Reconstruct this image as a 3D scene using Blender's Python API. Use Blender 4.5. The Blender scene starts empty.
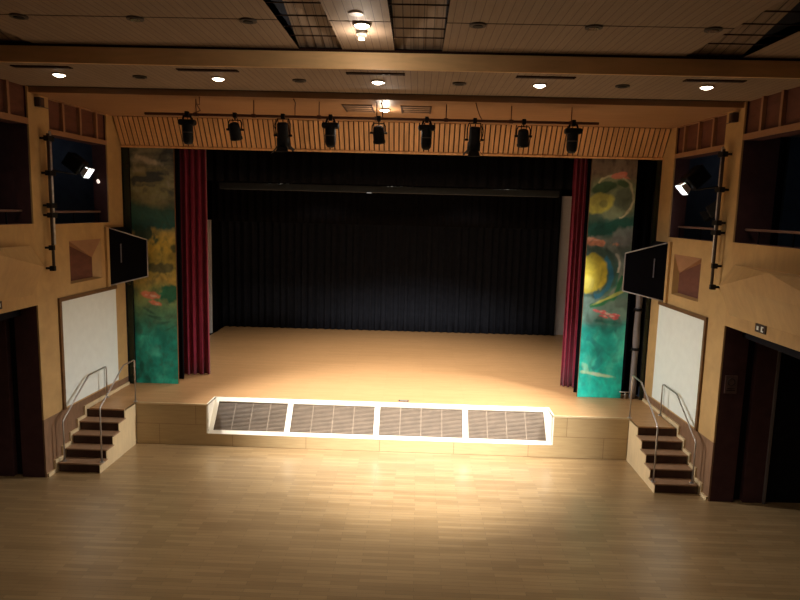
import bpy, bmesh, math, random
from mathutils import Vector, Matrix, noise
random.seed(7)
S = bpy.context.scene
COL = S.collection

# ------------------------------------------------------------------ camera
YAW, PITCH, ROLL = -0.0235, -0.1380, 0.0258
CAM = Vector((0.6581, -13.1076, 5.0423))
fw0 = Vector((math.sin(YAW), math.cos(YAW), 0)); r0 = Vector((math.cos(YAW), -math.sin(YAW), 0)); u0 = Vector((0, 0, 1))
fw = math.cos(PITCH)*fw0 + math.sin(PITCH)*u0
up = -math.sin(PITCH)*fw0 + math.cos(PITCH)*u0
rt = math.cos(ROLL)*r0 + math.sin(ROLL)*up
uu = -math.sin(ROLL)*r0 + math.cos(ROLL)*up
cd = bpy.data.cameras.new('camera'); cam = bpy.data.objects.new('camera', cd); COL.objects.link(cam)
cd.sensor_width = 36; cd.lens = 652.82/800*36; cd.clip_end = 100
cam.matrix_world = Matrix(((rt.x, uu.x, -fw.x, CAM.x), (rt.y, uu.y, -fw.y, CAM.y), (rt.z, uu.z, -fw.z, CAM.z), (0, 0, 0, 1)))
S.camera = cam

# ------------------------------------------------------------------ world, exposure
w = bpy.data.worlds.new('world'); S.world = w; w.use_nodes = True
w.node_tree.nodes['Background'].inputs[0].default_value = (0.6, 0.7, 1.0, 1)
w.node_tree.nodes['Background'].inputs[1].default_value = 0.02
S.view_settings.view_transform = 'Standard'; S.view_settings.look = 'None'
S.view_settings.exposure = 0.0; S.view_settings.gamma = 1.0; S.view_settings.use_curve_mapping = False

# ------------------------------------------------------------------ lights of the hall
WARM = (1.0, 0.84, 0.66); WHITE = (1.0, 0.96, 0.90)
def spot(name, loc, target, energy, angle, color, blend=0.6, radius=0.08):
    l = bpy.data.lights.new(name, 'SPOT'); l.energy = energy; l.spot_size = math.radians(angle)
    l.spot_blend = blend; l.color = color; l.shadow_soft_size = radius
    o = bpy.data.objects.new(name, l); COL.objects.link(o)
    o.location = loc; d = Vector(target) - Vector(loc)
    o.rotation_euler = d.to_track_quat('-Z', 'Y').to_euler()
    return o
LAMPL = Vector((-6.05, 0.05, 5.66)); LAMPR = Vector((6.0, 0.26, 5.65))
AIM = Vector((0.75, 0.0, 0.75))
# row of ceiling downlights in the frame and the same rows further back in the hall
DOWN = [(-4.85, -2.95), (-2.43, -2.9), (0, -2.9), (2.43, -2.92), (4.85, -3.05)]
for x, y in DOWN:
    spot('downlight_lamp', (x, y, 6.90), (x, y, 0), (90 if abs(x) < 4 else 60), 120, WARM, 0.8, 0.07)
spot('downlight_lamp', (0, -0.8, 6.80), (0, -0.8, 0), 200, 150, WARM, 0.8, 0.07)
spot('downlight_lamp', (-0.06, -5.1, 7.10), (0, -5.1, 0), 90, 120, WARM, 0.8, 0.07)
for x in (-1.9, 0, 1.9):
    for y in (-8.0, -11.5):
        spot('hall_lamp', (x, y, 7.1), (x, y+1.0, 0), 42, 140, WARM, 0.7, 0.12)
# the two spotlights on the side booms, aimed at the stage edge
spot('side_spot_beam', LAMPL + (AIM-LAMPL).normalized()*0.30, AIM, 3300, 74, WHITE, 1.0, 0.08)
spot('side_spot_beam', LAMPR + (AIM-LAMPR).normalized()*0.30, AIM, 3300, 74, WHITE, 1.0, 0.08)
# spotlight at the front of the hall ceiling, wide wash over the stage edge
spot('front_spot_beam', (1.1, -9.0, 6.9), (0.9, 0.35, 0.85), 15000, 42, WHITE, 1.0, 0.10)
# work lights on the stage, hung behind the valance and the trough
for x in (-3.0, 0.0, 3.0):
    spot('stage_work_lamp', (x, 4.05, 5.85), (x*0.9, 3.3, 0.9), 290, 140, (1.0, 0.86, 0.68), 0.8, 0.12)
for x in (-2.2, 2.2):
    spot('stage_work_lamp', (x, 5.4, 6.2), (x, 5.6, 0.9), 190, 110, (1.0, 0.86, 0.68), 0.8, 0.12)
# faint bluish fill added inside the side balconies to lift their dark interiors, no fixtures
for sx in (-1, 1):
    for (bx_, by_) in ((7.3, 0.2), (8.2, -3.4)):
        l = bpy.data.lights.new('balcony_fill', 'POINT'); l.energy = 2.2; l.color = (0.65, 0.8, 1.0); l.shadow_soft_size = 0.15
        o = bpy.data.objects.new('balcony_fill', l); COL.objects.link(o); o.location = (sx*bx_, by_, 6.15)

def bulb_light(name, loc, energy, color, radius=0.04):
    l = bpy.data.lights.new(name, 'POINT'); l.energy = energy; l.color = color; l.shadow_soft_size = radius
    o = bpy.data.objects.new(name, l); COL.objects.link(o); o.location = loc
bulb_light('second_bulb_light', (-0.09, -4.80, 6.98), 19, WARM)
bulb_light('bar_downlight_bulb', (0, -0.8, 6.62), 20, WARM, 0.06)

# ------------------------------------------------------------------ materials
MATS = {}
def new_mat(name):
    m = bpy.data.materials.new(name); m.use_nodes = True
    nt = m.node_tree; b = nt.nodes['Principled BSDF']; MATS[name] = m
    return m, nt, b
def nd(nt, t, **kw):
    n = nt.nodes.new(t)
    for k, v in kw.items(): setattr(n, k, v)
    return n
def coords(nt, scale=(1, 1, 1), rot=(0, 0, 0), kind='Object'):
    tc = nd(nt, 'ShaderNodeTexCoord'); mp = nd(nt, 'ShaderNodeMapping')
    mp.inputs['Scale'].default_value = scale; mp.inputs['Rotation'].default_value = rot
    nt.links.new(tc.outputs[kind], mp.inputs['Vector'])
    return mp.outputs['Vector']
def ramp(nt, fac, stops):
    r = nd(nt, 'ShaderNodeValToRGB'); e = r.color_ramp.elements
    while len(e) < len(stops): e.new(0.5)
    for i, (p, c) in enumerate(stops):
        e[i].position = p; e[i].color = (*c, 1)
    nt.links.new(fac, r.inputs['Fac']); return r.outputs['Color']
def flat(name, c, rough=0.6, metal=0.0, spec=0.5, var=0.12, nscale=6):
    m, nt, b = new_mat(name)
    n = nd(nt, 'ShaderNodeTexNoise'); n.inputs['Scale'].default_value = nscale; n.inputs['Detail'].default_value = 4
    nt.links.new(coords(nt), n.inputs['Vector'])
    lo = tuple(x*(1-var) for x in c); hi = tuple(min(1, x*(1+var)) for x in c)
    nt.links.new(ramp(nt, n.outputs['Fac'], [(0.3, lo), (0.7, hi)]), b.inputs['Base Color'])
    b.inputs['Roughness'].default_value = rough; b.inputs['Metallic'].default_value = metal
    b.inputs['Specular IOR Level'].default_value = spec
    return m
def wood(name, c, grain=(1.2, 1.2, 14), rough=0.45, var=0.22, spec=0.4, seams=None):
    m, nt, b = new_mat(name)
    n = nd(nt, 'ShaderNodeTexNoise'); n.inputs['Scale'].default_value = 1.6; n.inputs['Detail'].default_value = 6
    n.inputs['Distortion'].default_value = 0.6
    nt.links.new(coords(nt, grain), n.inputs['Vector'])
    lo = tuple(x*(1-var) for x in c); hi = tuple(min(1, x*(1+var*0.7)) for x in c)
    col = ramp(nt, n.outputs['Fac'], [(0.3, lo), (0.7, hi)])
    n2 = nd(nt, 'ShaderNodeTexNoise'); n2.inputs['Scale'].default_value = 0.8
    nt.links.new(coords(nt), n2.inputs['Vector'])
    mx = nd(nt, 'ShaderNodeMix', data_type='RGBA', blend_type='MULTIPLY'); mx.inputs['Factor'].default_value = 0.5
    nt.links.new(col, mx.inputs['A'])
    nt.links.new(ramp(nt, n2.outputs['Fac'], [(0.35, (0.75, 0.72, 0.7)), (0.65, (1, 1, 1))]), mx.inputs['B'])
    nt.links.new(mx.outputs['Result'], b.inputs['Base Color'])
    b.inputs['Roughness'].default_value = rough; b.inputs['Specular IOR Level'].default_value = spec
    return m
def boards(name, c1, c2, mortar, bw, rh, rot=(0, 0, 0), rough=0.3, msize=0.006, spec=0.5, grain=True, off=0.5, coat=0.0, bias=0.0):
    m, nt, b = new_mat(name)
    v = coords(nt, (1, 1, 1), rot)
    br = nd(nt, 'ShaderNodeTexBrick'); br.offset = off; br.offset_frequency = 2
    br.inputs['Color1'].default_value = (*c1, 1); br.inputs['Color2'].default_value = (*c2, 1)
    br.inputs['Mortar'].default_value = (*mortar, 1); br.inputs['Scale'].default_value = 1.0
    br.inputs['Mortar Size'].default_value = msize; br.inputs['Brick Width'].default_value = bw
    br.inputs['Row Height'].default_value = rh; br.inputs['Bias'].default_value = bias
    nt.links.new(v, br.inputs['Vector'])
    n = nd(nt, 'ShaderNodeTexNoise'); n.inputs['Scale'].default_value = 2.5; n.inputs['Detail'].default_value = 6
    mp = nd(nt, 'ShaderNodeMapping'); mp.inputs['Scale'].default_value = (1, 12, 1)
    nt.links.new(v, mp.inputs['Vector']); nt.links.new(mp.outputs['Vector'], n.inputs['Vector'])
    mx = nd(nt, 'ShaderNodeMix', data_type='RGBA', blend_type='MULTIPLY'); mx.inputs['Factor'].default_value = 0.6
    nt.links.new(br.outputs['Color'], mx.inputs['A'])
    nt.links.new(ramp(nt, n.outputs['Fac'], [(0.3, (0.78, 0.74, 0.7)), (0.7, (1, 1, 1))]), mx.inputs['B'])
    nt.links.new(mx.outputs['Result'], b.inputs['Base Color'])
    b.inputs['Roughness'].default_value = rough; b.inputs['Specular IOR Level'].default_value = spec
    b.inputs['Coat Weight'].default_value = coat; b.inputs['Coat Roughness'].default_value = 0.30
    return m
def emit(name, c, s):
    m, nt, b = new_mat(name)
    b.inputs['Base Color'].default_value = (*c, 1); b.inputs['Emission Color'].default_value = (*c, 1)
    b.inputs['Emission Strength'].default_value = s
    return m
M_FLOOR = boards('hall_parquet', (0.40, 0.272, 0.135), (0.29, 0.19, 0.09), (0.20, 0.135, 0.07), 0.75, 0.085, rough=0.30, msize=0.003, coat=0.6)
M_DECK = boards('stage_boards', (0.54, 0.31, 0.145), (0.49, 0.28, 0.125), (0.36, 0.21, 0.09), 1.8, 0.08, rough=0.42, msize=0.003)
M_PLY = wood('plywood', (0.55, 0.355, 0.15), (2.5, 2.5, 2.5), var=0.10)
M_PLYH = wood('plywood_sides', (0.53, 0.335, 0.14), (2, 5, 2), var=0.10)
M_FRONT = boards('stage_front_veneer', (0.52, 0.38, 0.20), (0.48, 0.35, 0.18), (0.30, 0.19, 0.09), 1.55, 0.45, rot=(math.pi/2, 0, 0), rough=0.4, msize=0.006)
M_STRING = wood('pale_ash', (0.72, 0.56, 0.33), (2, 8, 2), var=0.08)
M_DADO = wood('brown_dado', (0.24, 0.135, 0.075), (2, 8, 2), var=0.2, rough=0.5)
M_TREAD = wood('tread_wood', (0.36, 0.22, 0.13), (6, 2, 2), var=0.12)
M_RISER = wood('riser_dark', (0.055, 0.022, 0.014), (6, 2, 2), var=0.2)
M_SLAT = wood('slat_wood', (0.80, 0.45, 0.20), (9, 1, 1.2), var=0.22)
M_SLATBACK = flat('slat_backing', (0.06, 0.02, 0.01), 0.8)
M_RED = wood('redbrown_panel', (0.15, 0.055, 0.035), (2, 2, 6), var=0.2, rough=0.6)
M_MULL = wood('mullion_wood', (0.36, 0.19, 0.10), (2, 2, 6), var=0.1)
M_CEILW = wood('ceiling_plank_wood', (0.36, 0.20, 0.10), (1, 8, 1), var=0.12)
M_CEILP = boards('ceiling_panels', (0.275, 0.20, 0.145), (0.25, 0.18, 0.13), (0.12, 0.08, 0.055), 2.6, 0.10, rot=(0, 0, math.pi/2), rough=0.7, msize=0.004)
M_BEAM = wood('beam_wood', (0.85, 0.56, 0.28), (1, 6, 6), var=0.1)
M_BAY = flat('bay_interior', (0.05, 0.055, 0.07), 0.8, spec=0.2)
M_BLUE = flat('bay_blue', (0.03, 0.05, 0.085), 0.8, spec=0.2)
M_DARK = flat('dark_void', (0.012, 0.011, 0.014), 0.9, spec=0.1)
M_NAVY = flat('dark_blue_wall', (0.018, 0.022, 0.034), 0.8, spec=0.2)
M_SEAM = flat('shadow_gap', (0.02, 0.008, 0.005), 0.9, spec=0.1)
M_MAROON = flat('dark_maroon_wall', (0.075, 0.034, 0.036), 0.7, spec=0.2)
M_BLACK = flat('black_paint', (0.005, 0.005, 0.006), 0.6, spec=0.25)
M_CLOTH = flat('black_cloth', (0.006, 0.006, 0.008), 0.95, spec=0.05)
M_CLOTHB = flat('black_back_cloth', (0.018, 0.021, 0.030), 0.95, spec=0.05)
M_VELVET = flat('red_velvet', (0.21, 0.016, 0.042), 0.85, spec=0.2)
MATS['red_velvet'].node_tree.nodes['Principled BSDF'].inputs['Sheen Weight'].default_value = 0.15
M_WHITEP = flat('white_panel', (0.80, 0.86, 0.82), 0.5, var=0.03)
M_WHITEW = flat('white_wall', (0.85, 0.85, 0.88), 0.8, var=0.04)
M_FRAMEB = wood('brown_frame', (0.16, 0.08, 0.03), (2, 2, 6))
M_STEEL = flat('brushed_steel', (0.55, 0.52, 0.50), 0.35, 0.9, var=0.05)
M_PIPE = flat('bar_paint', (0.10, 0.035, 0.02), 0.5)
M_SILVER = flat('galvanised_pipe', (0.62, 0.58, 0.54), 0.5, 0.3, var=0.25, nscale=14)
M_GRILLE = flat('speaker_mesh', (0.004, 0.003, 0.005), 0.8, spec=0.1)
M_VENTW = flat('cream_frame', (0.90, 0.84, 0.70), 0.5, var=0.03)
M_EDGE = flat('door_edge_metal', (0.16, 0.14, 0.14), 0.5)
M_GREY = flat('grey_metal', (0.025, 0.031, 0.036), 0.6)
M_BARN = flat('barn_door_glare', (0.75, 0.75, 0.74), 0.5, var=0.02)  # black doors coloured pale to stand in for the lamp's glare on them
M_PLATE = flat('plate_dark', (0.03, 0.015, 0.012), 0.5)
M_SIGN = flat('sign_plate', (0.13, 0.075, 0.07), 0.5)
M_DRAPE = flat('grey_bundle', (0.22, 0.20, 0.20), 0.9)
M_GLASSG = flat('dark_green_panel', (0.010, 0.022, 0.014), 0.25)
M_LAMP = emit('lamp_glow', (1.0, 0.86, 0.66), 14)
M_LAMPW = emit('spot_glow', (0.95, 0.97, 1.0), 60)
M_UNLIT = flat('unlit_fitting', (0.05, 0.035, 0.028), 0.6)
M_CHROME = flat('polished_rim', (0.6, 0.55, 0.5), 0.25, 0.9, var=0.02)

# ------------------------------------------------------------------ helpers
class MB:
    def __init__(s): s.bm = bmesh.new(); s.mats = []
    def mi(s, m):
        if m is None: return 0
        if m not in s.mats: s.mats.append(m)
        return s.mats.index(m)
    def face(s, pts, m=None, smooth=False):
        vs = [s.bm.verts.new(Vector(p)) for p in pts]; f = s.bm.faces.new(vs); f.material_index = s.mi(m); f.smooth = smooth; return f
    def hexa(s, p, m=None):
        # p: 8 points, bottom ring 0-3, top ring 4-7
        v = [s.bm.verts.new(Vector(q)) for q in p]
        for ix in ((3, 2, 1, 0), (4, 5, 6, 7), (0, 1, 5, 4), (1, 2, 6, 5), (2, 3, 7, 6), (3, 0, 4, 7)):
            f = s.bm.faces.new([v[i] for i in ix]); f.material_index = s.mi(m)
    def box(s, x0, x1, y0, y1, z0, z1, m=None):
        if x0 > x1: x0, x1 = x1, x0
        if y0 > y1: y0, y1 = y1, y0
        if z0 > z1: z0, z1 = z1, z0
        s.hexa([(x0, y0, z0), (x1, y0, z0), (x1, y1, z0), (x0, y1, z0), (x0, y0, z1), (x1, y0, z1), (x1, y1, z1), (x0, y1, z1)], m)
    def obox(s, c, ax, ay, az, m=None):
        # oriented box, half vectors
        c = Vector(c); ax = Vector(ax); ay = Vector(ay); az = Vector(az)
        s.hexa([c-ax-ay-az, c+ax-ay-az, c+ax+ay-az, c-ax+ay-az, c-ax-ay+az, c+ax-ay+az, c+ax+ay+az, c-ax+ay+az], m)
    def tube(s, pts, r, n=10, m=None, caps=True):
        pts = [Vector(p) for p in pts]; rings = []
        rs = r if isinstance(r, (list, tuple)) else [r]*len(pts)
        ref = None
        for i, p in enumerate(pts):
            a = pts[i]-pts[i-1] if i else pts[1]-pts[0]
            b = pts[i+1]-pts[i] if i < len(pts)-1 else a
            t = (a.normalized()+b.normalized()).normalized()
            if ref is None:
                ref = t.orthogonal().normalized()
            x = (ref - t*ref.dot(t)).normalized(); ref = x; y = t.cross(x)
            rings.append([s.bm.verts.new(p+(x*math.cos(2*math.pi*k/n)+y*math.sin(2*math.pi*k/n))*rs[i]) for k in range(n)])
        for i in range(len(rings)-1):
            for k in range(n):
                f = s.bm.faces.new([rings[i][k], rings[i][(k+1) % n], rings[i+1][(k+1) % n], rings[i+1][k]])
                f.material_index = s.mi(m); f.smooth = True
        if caps:
            f = s.bm.faces.new(list(reversed(rings[0]))); f.material_index = s.mi(m)
            f = s.bm.faces.new(rings[-1]); f.material_index = s.mi(m)
    def build(s, name, m=None, parent=None, bevel=0):
        off = Vector((0, 0, 0)); q = parent
        while q is not None: off += q.location; q = q.parent
        for v in s.bm.verts: v.co -= off
        bmesh.ops.recalc_face_normals(s.bm, faces=s.bm.faces)
        me = bpy.data.meshes.new(name); s.bm.to_mesh(me); s.bm.free()
        for x in (s.mats if s.mats else [m]): me.materials.append(x)
        o = bpy.data.objects.new(name, me); COL.objects.link(o); o.parent = parent
        if bevel:
            b = o.modifiers.new('bevel', 'BEVEL'); b.width = bevel; b.segments = 2; b.limit_method = 'ANGLE'
        return o
def tag(o, label, cat, group=None, kind=None):
    if label: o['label'] = label
    if cat: o['category'] = cat
    if group: o['group'] = group
    if kind: o['kind'] = kind
    return o
def thing(name, label, cat, loc=(0, 0, 0), group=None):
    o = bpy.data.objects.new(name, None); COL.objects.link(o); o.location = loc; o.empty_display_size = 0.1
    return tag(o, label, cat, group)
def struct(o): o['kind'] = 'structure'; return o
def copy_tree(o, parent=None):
    c = o.copy(); COL.objects.link(c); c.parent = parent
    for ch in o.children: copy_tree(ch, c)
    return c

Wp, Yp, SPL = 5.8794, 1.3378, 0.0404
def wx(side, y, off=0.0): return side*(Wp + SPL*(Yp-y) + off)      # side -1 left, +1 right; off > 0 goes into the wall
def wbox(mb, side, y0, y1, z0, z1, o0, o1, m=None):
    mb.hexa([(wx(side, y0, o0), y0, z0), (wx(side, y0, o1), y0, z0), (wx(side, y1, o1), y1, z0), (wx(side, y1, o0), y1, z0),
             (wx(side, y0, o0), y0, z1), (wx(side, y0, o1), y0, z1), (wx(side, y1, o1), y1, z1), (wx(side, y1, o0), y1, z1)], m)
def wskin(mb, side, y0, y1, z0, z1, o1, m):
    wbox(mb, side, y0, y1, z0, z1, 0.0, 0.03, m); wbox(mb, side, y0+.001, y1-.001, z0, z1, 0.03, o1, M_MAROON)
SN = {-1: 'left', 1: 'right'}
H = 0.9; ZC2, ZC3, ZC1 = 6.95, 6.85, 7.18
YN = -16.0

# ------------------------------------------------------------------ floor
mb = MB(); mb.box(-9.2, 9.2, YN, 1.3, -0.1, 0); struct(mb.build('floor', M_FLOOR))

# ------------------------------------------------------------------ side walls
for sd in (-1, 1):
    mb = MB()
    T = 0.32
    P, Q = M_PLY, M_PLYH
    # wall below the balcony: pillar, dado, wood
    wskin(mb, sd, -1.86, Yp, 0, 1.09, T, M_DADO)
    wskin(mb, sd, -1.86, Yp, 1.09, 3.30, T, P)
    # parapet of the side window, with the splayed niche
    n0, n1, nz0, nz1 = -0.81, 0.36, 3.46, 4.28
    wskin(mb, sd, -1.86, n0, 3.30, 4.61, T, P)
    wskin(mb, sd, n1, Yp, 3.30, 4.61, T, P)
    wskin(mb, sd, n0, n1, 3.30, nz0, T, P)
    wskin(mb, sd, n0, n1, nz1, 4.61, T, P)
    def W(y, z, o): return (wx(sd, y, o), y, z)
    d = 0.12
    yf = 0.20 if sd < 0 else 0.34
    I1, I2, I3, I4 = W(n0+.04, 4.23, d), W(yf, 3.90, d), W(yf, 3.49, d), W(n0+.04, 3.49, d)
    O1, O2, O3, O4 = W(n0, nz1, 0), W(n1, nz1, 0), W(n1, nz0, 0), W(n0, nz0, 0)
    mb.face([O1, O2, I2, I1], M_MULL); mb.face([I1, I2, I3, I4], M_RED); mb.face([O2, O3, I3, I2], P); mb.face([O3, O4, I4, I3], P)
    mb.face([O4, O1, I1, I4], P)
    # pillars beside the window opening
    wskin(mb, sd, -1.86, -1.27, 4.61, 6.98, T, P)
    wskin(mb, sd, 0.74, Yp, 4.61, 6.98, T, P)
    wskin(mb, sd, -1.27, 0.74, 6.22, 6.31, T, M_MULL)
    # dark panels over the opening with mullions
    wbox(mb, sd, -1.27, 0.74, 6.31, 6.98, 0.06, T, M_RED)
    for y in (-0.80, -0.23, 0.37):
        wbox(mb, sd, y-0.03, y+0.03, 6.31, 6.86, 0.0, 0.06, M_MULL)
    wbox(mb, sd, -1.27, 0.74, 6.83, 6.98, 0.0, 0.06, M_MULL)
    # near balcony front
    wskin(mb, sd, YN, -1.86, 3.20, 4.63, T, Q)
    wskin(mb, sd, YN, -1.86, 6.32, 6.42, T, M_MULL)
    wbox(mb, sd, YN, -1.86, 6.42, 7.30, 0.06, T, M_RED)
    y = -2.35
    while y > YN:
        wbox(mb, sd, y-0.03, y+0.03, 6.42, 7.0, 0.0, 0.06, M_MULL); y -= 0.53
    # balcony and window-bay shells
    X0 = 6.0; X1 = 9.2
    def bx(x0, x1, y0, y1, z0, z1, m): mb.box(sd*x0, sd*x1, y0, y1, z0, z1, m)
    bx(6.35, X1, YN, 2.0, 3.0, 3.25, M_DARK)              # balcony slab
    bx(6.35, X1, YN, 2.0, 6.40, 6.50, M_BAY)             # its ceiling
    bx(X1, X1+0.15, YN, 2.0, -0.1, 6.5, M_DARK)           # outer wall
    # cross wall at the end of the balcony aisle, both storeys
    xw = abs(wx(sd, -1.86, T))
    bx(xw, 6.45, -1.86, -1.70, 0, 3.0, M_MAROON)
    bx(6.62, 6.96, -1.86, -1.70, 0, 3.0, M_MAROON)
    bx(6.45, 6.62, -1.74, -1.70, 0, 3.0, M_DARK)
    bx(6.96, X1, -1.76, -1.70, 0, 3.0, M_DARK)
    bx(xw-0.02, 6.63, -1.86, -1.70, 3.25, 6.4, M_MAROON)
    bx(6.63, 6.83, -1.72, -1.70, 3.25, 6.4, M_DARK)
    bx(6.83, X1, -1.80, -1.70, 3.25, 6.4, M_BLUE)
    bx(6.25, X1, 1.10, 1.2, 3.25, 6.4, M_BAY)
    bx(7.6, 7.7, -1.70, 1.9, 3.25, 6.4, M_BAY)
    struct(mb.build('wall_' + SN[sd]))

# metal door edge below each balcony
for i, sd in enumerate((-1, 1)):
    mb = MB(); mb.box(sd*6.96, sd*7.0, -1.90, -1.76, 0, 3.0, M_EDGE); mb.box(sd*7.02, sd*8.3, -1.80, -1.765, 0.0, 2.99, M_DARK)
    struct(mb.build('door_%d' % (i+1)))

# proscenium wall, stage house, hall rear
mb = MB()
mb.box(-7.6, 7.6, 1.57, 1.72, 6.33, 9.0, M_DARK)
for sd in (-1, 1):
    mb.box(sd*5.92, sd*9.2, 1.40, 1.62, -0.1, 9.0, M_DARK)
    mb.box(sd*7.5, sd*7.6, 1.62, 10.0, -0.1, 9.0, M_DARK)
mb.box(-7.6, 7.6, 9.9, 10.0, -0.1, 9.0, M_DARK)
mb.box(-7.6, 7.6, 1.45, 10.0, 9.0, 9.1, M_DARK)
struct(mb.build('wall_stage'))
mb = MB(); mb.box(-9.3, 9.3, YN-0.15, YN, -0.1, 7.6); struct(mb.build('wall_rear', M_DADO))
# white backstage wall pieces seen past the black drapes
mb = MB()
mb.box(-7.4, -5.93, 7.60, 7.75, H, 4.55, M_WHITEW)
mb.box(5.30, 7.4, 9.15, 9.25, H, 5.62, M_WHITEW)
struct(mb.build('wall_backstage'))

# ------------------------------------------------------------------ ceiling
mb = MB()
YS1, YS2 = -3.8, -1.8
mb.box(-9.3, 9.3, YS2, 1.6, ZC3, ZC3+0.12, M_CEILW)
mb.box(-9.3, 9.3, YS1, YS2, ZC2, ZC2+0.12, M_CEILP)
mb.box(-9.3, 9.3, YS2-0.02, YS2, ZC3, ZC2+0.02, M_CEILW)
mb.box(-9.3, 9.3, YS2-0.06, YS2-0.02, ZC2-0.004, ZC2+0.02, M_SEAM)
# pockets with tilted lids cut into the near ceiling
pockets = [(-5.45, -4.72), (-1.03, -0.43), (0.28, 0.93), (4.20, 4.97)]
xs = -9.3
for (a, b) in pockets:
    mb.box(xs, a, YN, YS1, ZC1, ZC1+0.12, M_CEILP); xs = b
    lid0, lid1 = ZC1+0.03, ZC1+0.70
    mb.hexa([(a, -6.6, lid1), (b, -6.6, lid1), (b, YS1, lid0), (a, YS1, lid0), (a, -6.6, lid1+.04), (b, -6.6, lid1+.04), (b, YS1, lid0+.04), (a, YS1, lid0+.04)], M_CEILP)
    mb.box(a-0.02, a, -6.6, YS1, ZC1+0.002, ZC1+0.8, M_NAVY); mb.box(b, b+0.02, -6.6, YS1, ZC1+0.002, ZC1+0.8, M_NAVY)
    mb.box(a, b, YN, -6.6, ZC1, ZC1+0.8, M_CEILP)
mb.box(xs, 9.3, YN, YS1, ZC1, ZC1+0.12, M_CEILP)
for a, b in ((-9.3, -5.45), (-4.72, -1.03), (-0.43, 0.28), (0.93, 4.20), (4.97, 9.3)):
    mb.box(a, b, -5.23, -5.215, ZC1-0.003, ZC1+0.01, M_SEAM)
mb.box(-9.3, 9.3, YS1-0.05, YS1-0.0, ZC1-0.03, ZC1+0.005, M_SEAM)
struct(mb.build('ceiling'))
mb = MB()
mb.box(-9.2, 9.2, YS1-0.04, YS1-0.001, ZC2-0.02, ZC1-0.03)
struct(mb.build('trim_1', M_BEAM))

# bars of the grids in the ceiling pockets
names = ['leftmost ceiling pocket near the dark left corner', 'ceiling pocket left of the lit twin lamp', 'ceiling pocket right of the lit twin lamp', 'rightmost ceiling pocket near the dark right corner']
for (a, b), nm in zip(pockets, names):
    t = thing('ceiling_grid', 'dark thin-barred grid in the ' + nm, 'ceiling grid', ((a+b)/2, -4.6, ZC1), 'grids in the ceiling pockets')
    for y in (-4.49, -4.91, -5.36, -5.83, -6.25):
        z = ZC1 + 0.012
        mb = MB(); mb.box(a+.003, b-.003, y-0.009, y+0.009, z-0.006, z+0.006); mb.build('cross_bar', M_SEAM, t)
    nl = 4
    for k in range(1, nl+1):
        x = a + (b-a)*k/(nl+1); y0, y1 = -6.5, -3.82
        z0 = ZC1+0.018+0.67*(YS1-y0)/2.8; z1 = ZC1+0.02+0.67*(YS1-y1)/2.8
        mb = MB(); mb.hexa([(x-.004, y0, z0-.006), (x+.004, y0, z0-.006), (x+.004, y1, z1-.006), (x-.004, y1, z1-.006), (x-.004, y0, z0+.0), (x+.004, y0, z0+.0), (x+.004, y1, z1+.0), (x-.004, y1, z1+.0)])
        mb.build('long_bar', M_PLATE, t)

# ------------------------------------------------------------------ slatted fascia over the stage
mb = MB()
FT = (0.98, ZC3); FB = (1.34, 6.27)
def fx(y): return Wp + SPL*(Yp-y)
nrm = Vector((0, -(FT[1]-FB[1]), -(FB[0]-FT[0]))).normalized()   # out of the face, toward the hall
dirv = Vector((0, FB[0]-FT[0], FB[1]-FT[1]))
mb.hexa([(-5.88, FB[0]+.02, FB[1]), (5.88, FB[0]+.02, FB[1]), (5.88, FB[0]+.10, FB[1]), (-5.88, FB[0]+.10, FB[1]),
         (-5.89, FT[0]+.02, FT[1]), (5.89, FT[0]+.02, FT[1]), (5.89, FT[0]+.10, FT[1]), (-5.89, FT[0]+.10, FT[1])], M_SLATBACK)
n = 110; wd = 11.74/n
for i in range(n):
    xc = -5.87 + wd*(i+0.5)
    a = Vector((xc, *FT)); b = Vector((xc, *FB))
    c = (a+b)/2 + nrm*0.012
    mb.obox(c, (wd*0.37, 0, 0), dirv/2, nrm*0.012, M_SLAT)
mb.obox(Vector((0, *FB)) + nrm*0.02 + Vector((0, 0, 0.0)), (5.87, 0, 0), dirv.normalized()*0.022, nrm*0.02, M_SLAT)
struct(mb.build('trim_2'))

# ------------------------------------------------------------------ stage
A = 5.14; NX0, NX1 = -3.62, 3.57; NZ = 0.27; NY = 0.57
st = thing('stage_platform', 'raised wooden stage with boarded deck and inclined vent recess in its front', 'stage', (0, 0, 0))
mb = MB()
T_ = 0.03
mb.box(-A, NX0, 0, NY, H-T_, H); mb.box(NX1, A, 0, NY, H-T_, H)
mb.box(-7.45, 7.45, NY, 9.85, H-T_, H) if False else mb.box(-A, A, NY, 1.40, H-T_, H)
for sd in (-1, 1): mb.box(sd*A, sd*5.86, -0.50, 1.38, H-T_, H)
mb.box(-5.86, 5.86, 1.40, 9.85, H-T_, H)
mb.build('deck', M_DECK, st)
mb = MB()
mb.box(-A, NX0, 0.012, 0.05, 0, H-T_); mb.box(NX1, A, 0.012, 0.05, 0, H-T_); mb.box(NX0, NX1, 0.012, 0.05, 0, NZ)
mb.build('front_panel', M_FRONT, st)
mb = MB()
z = H-0.012
mb.box(-A, NX0, -0.008, 0.02, z-0.02, z+0.016); mb.build('nosing', M_STRING, st)
mb = MB(); mb.box(NX1, A, -0.008, 0.02, z-0.02, z+0.016); mb.build('nosing', M_STRING, st)
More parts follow.
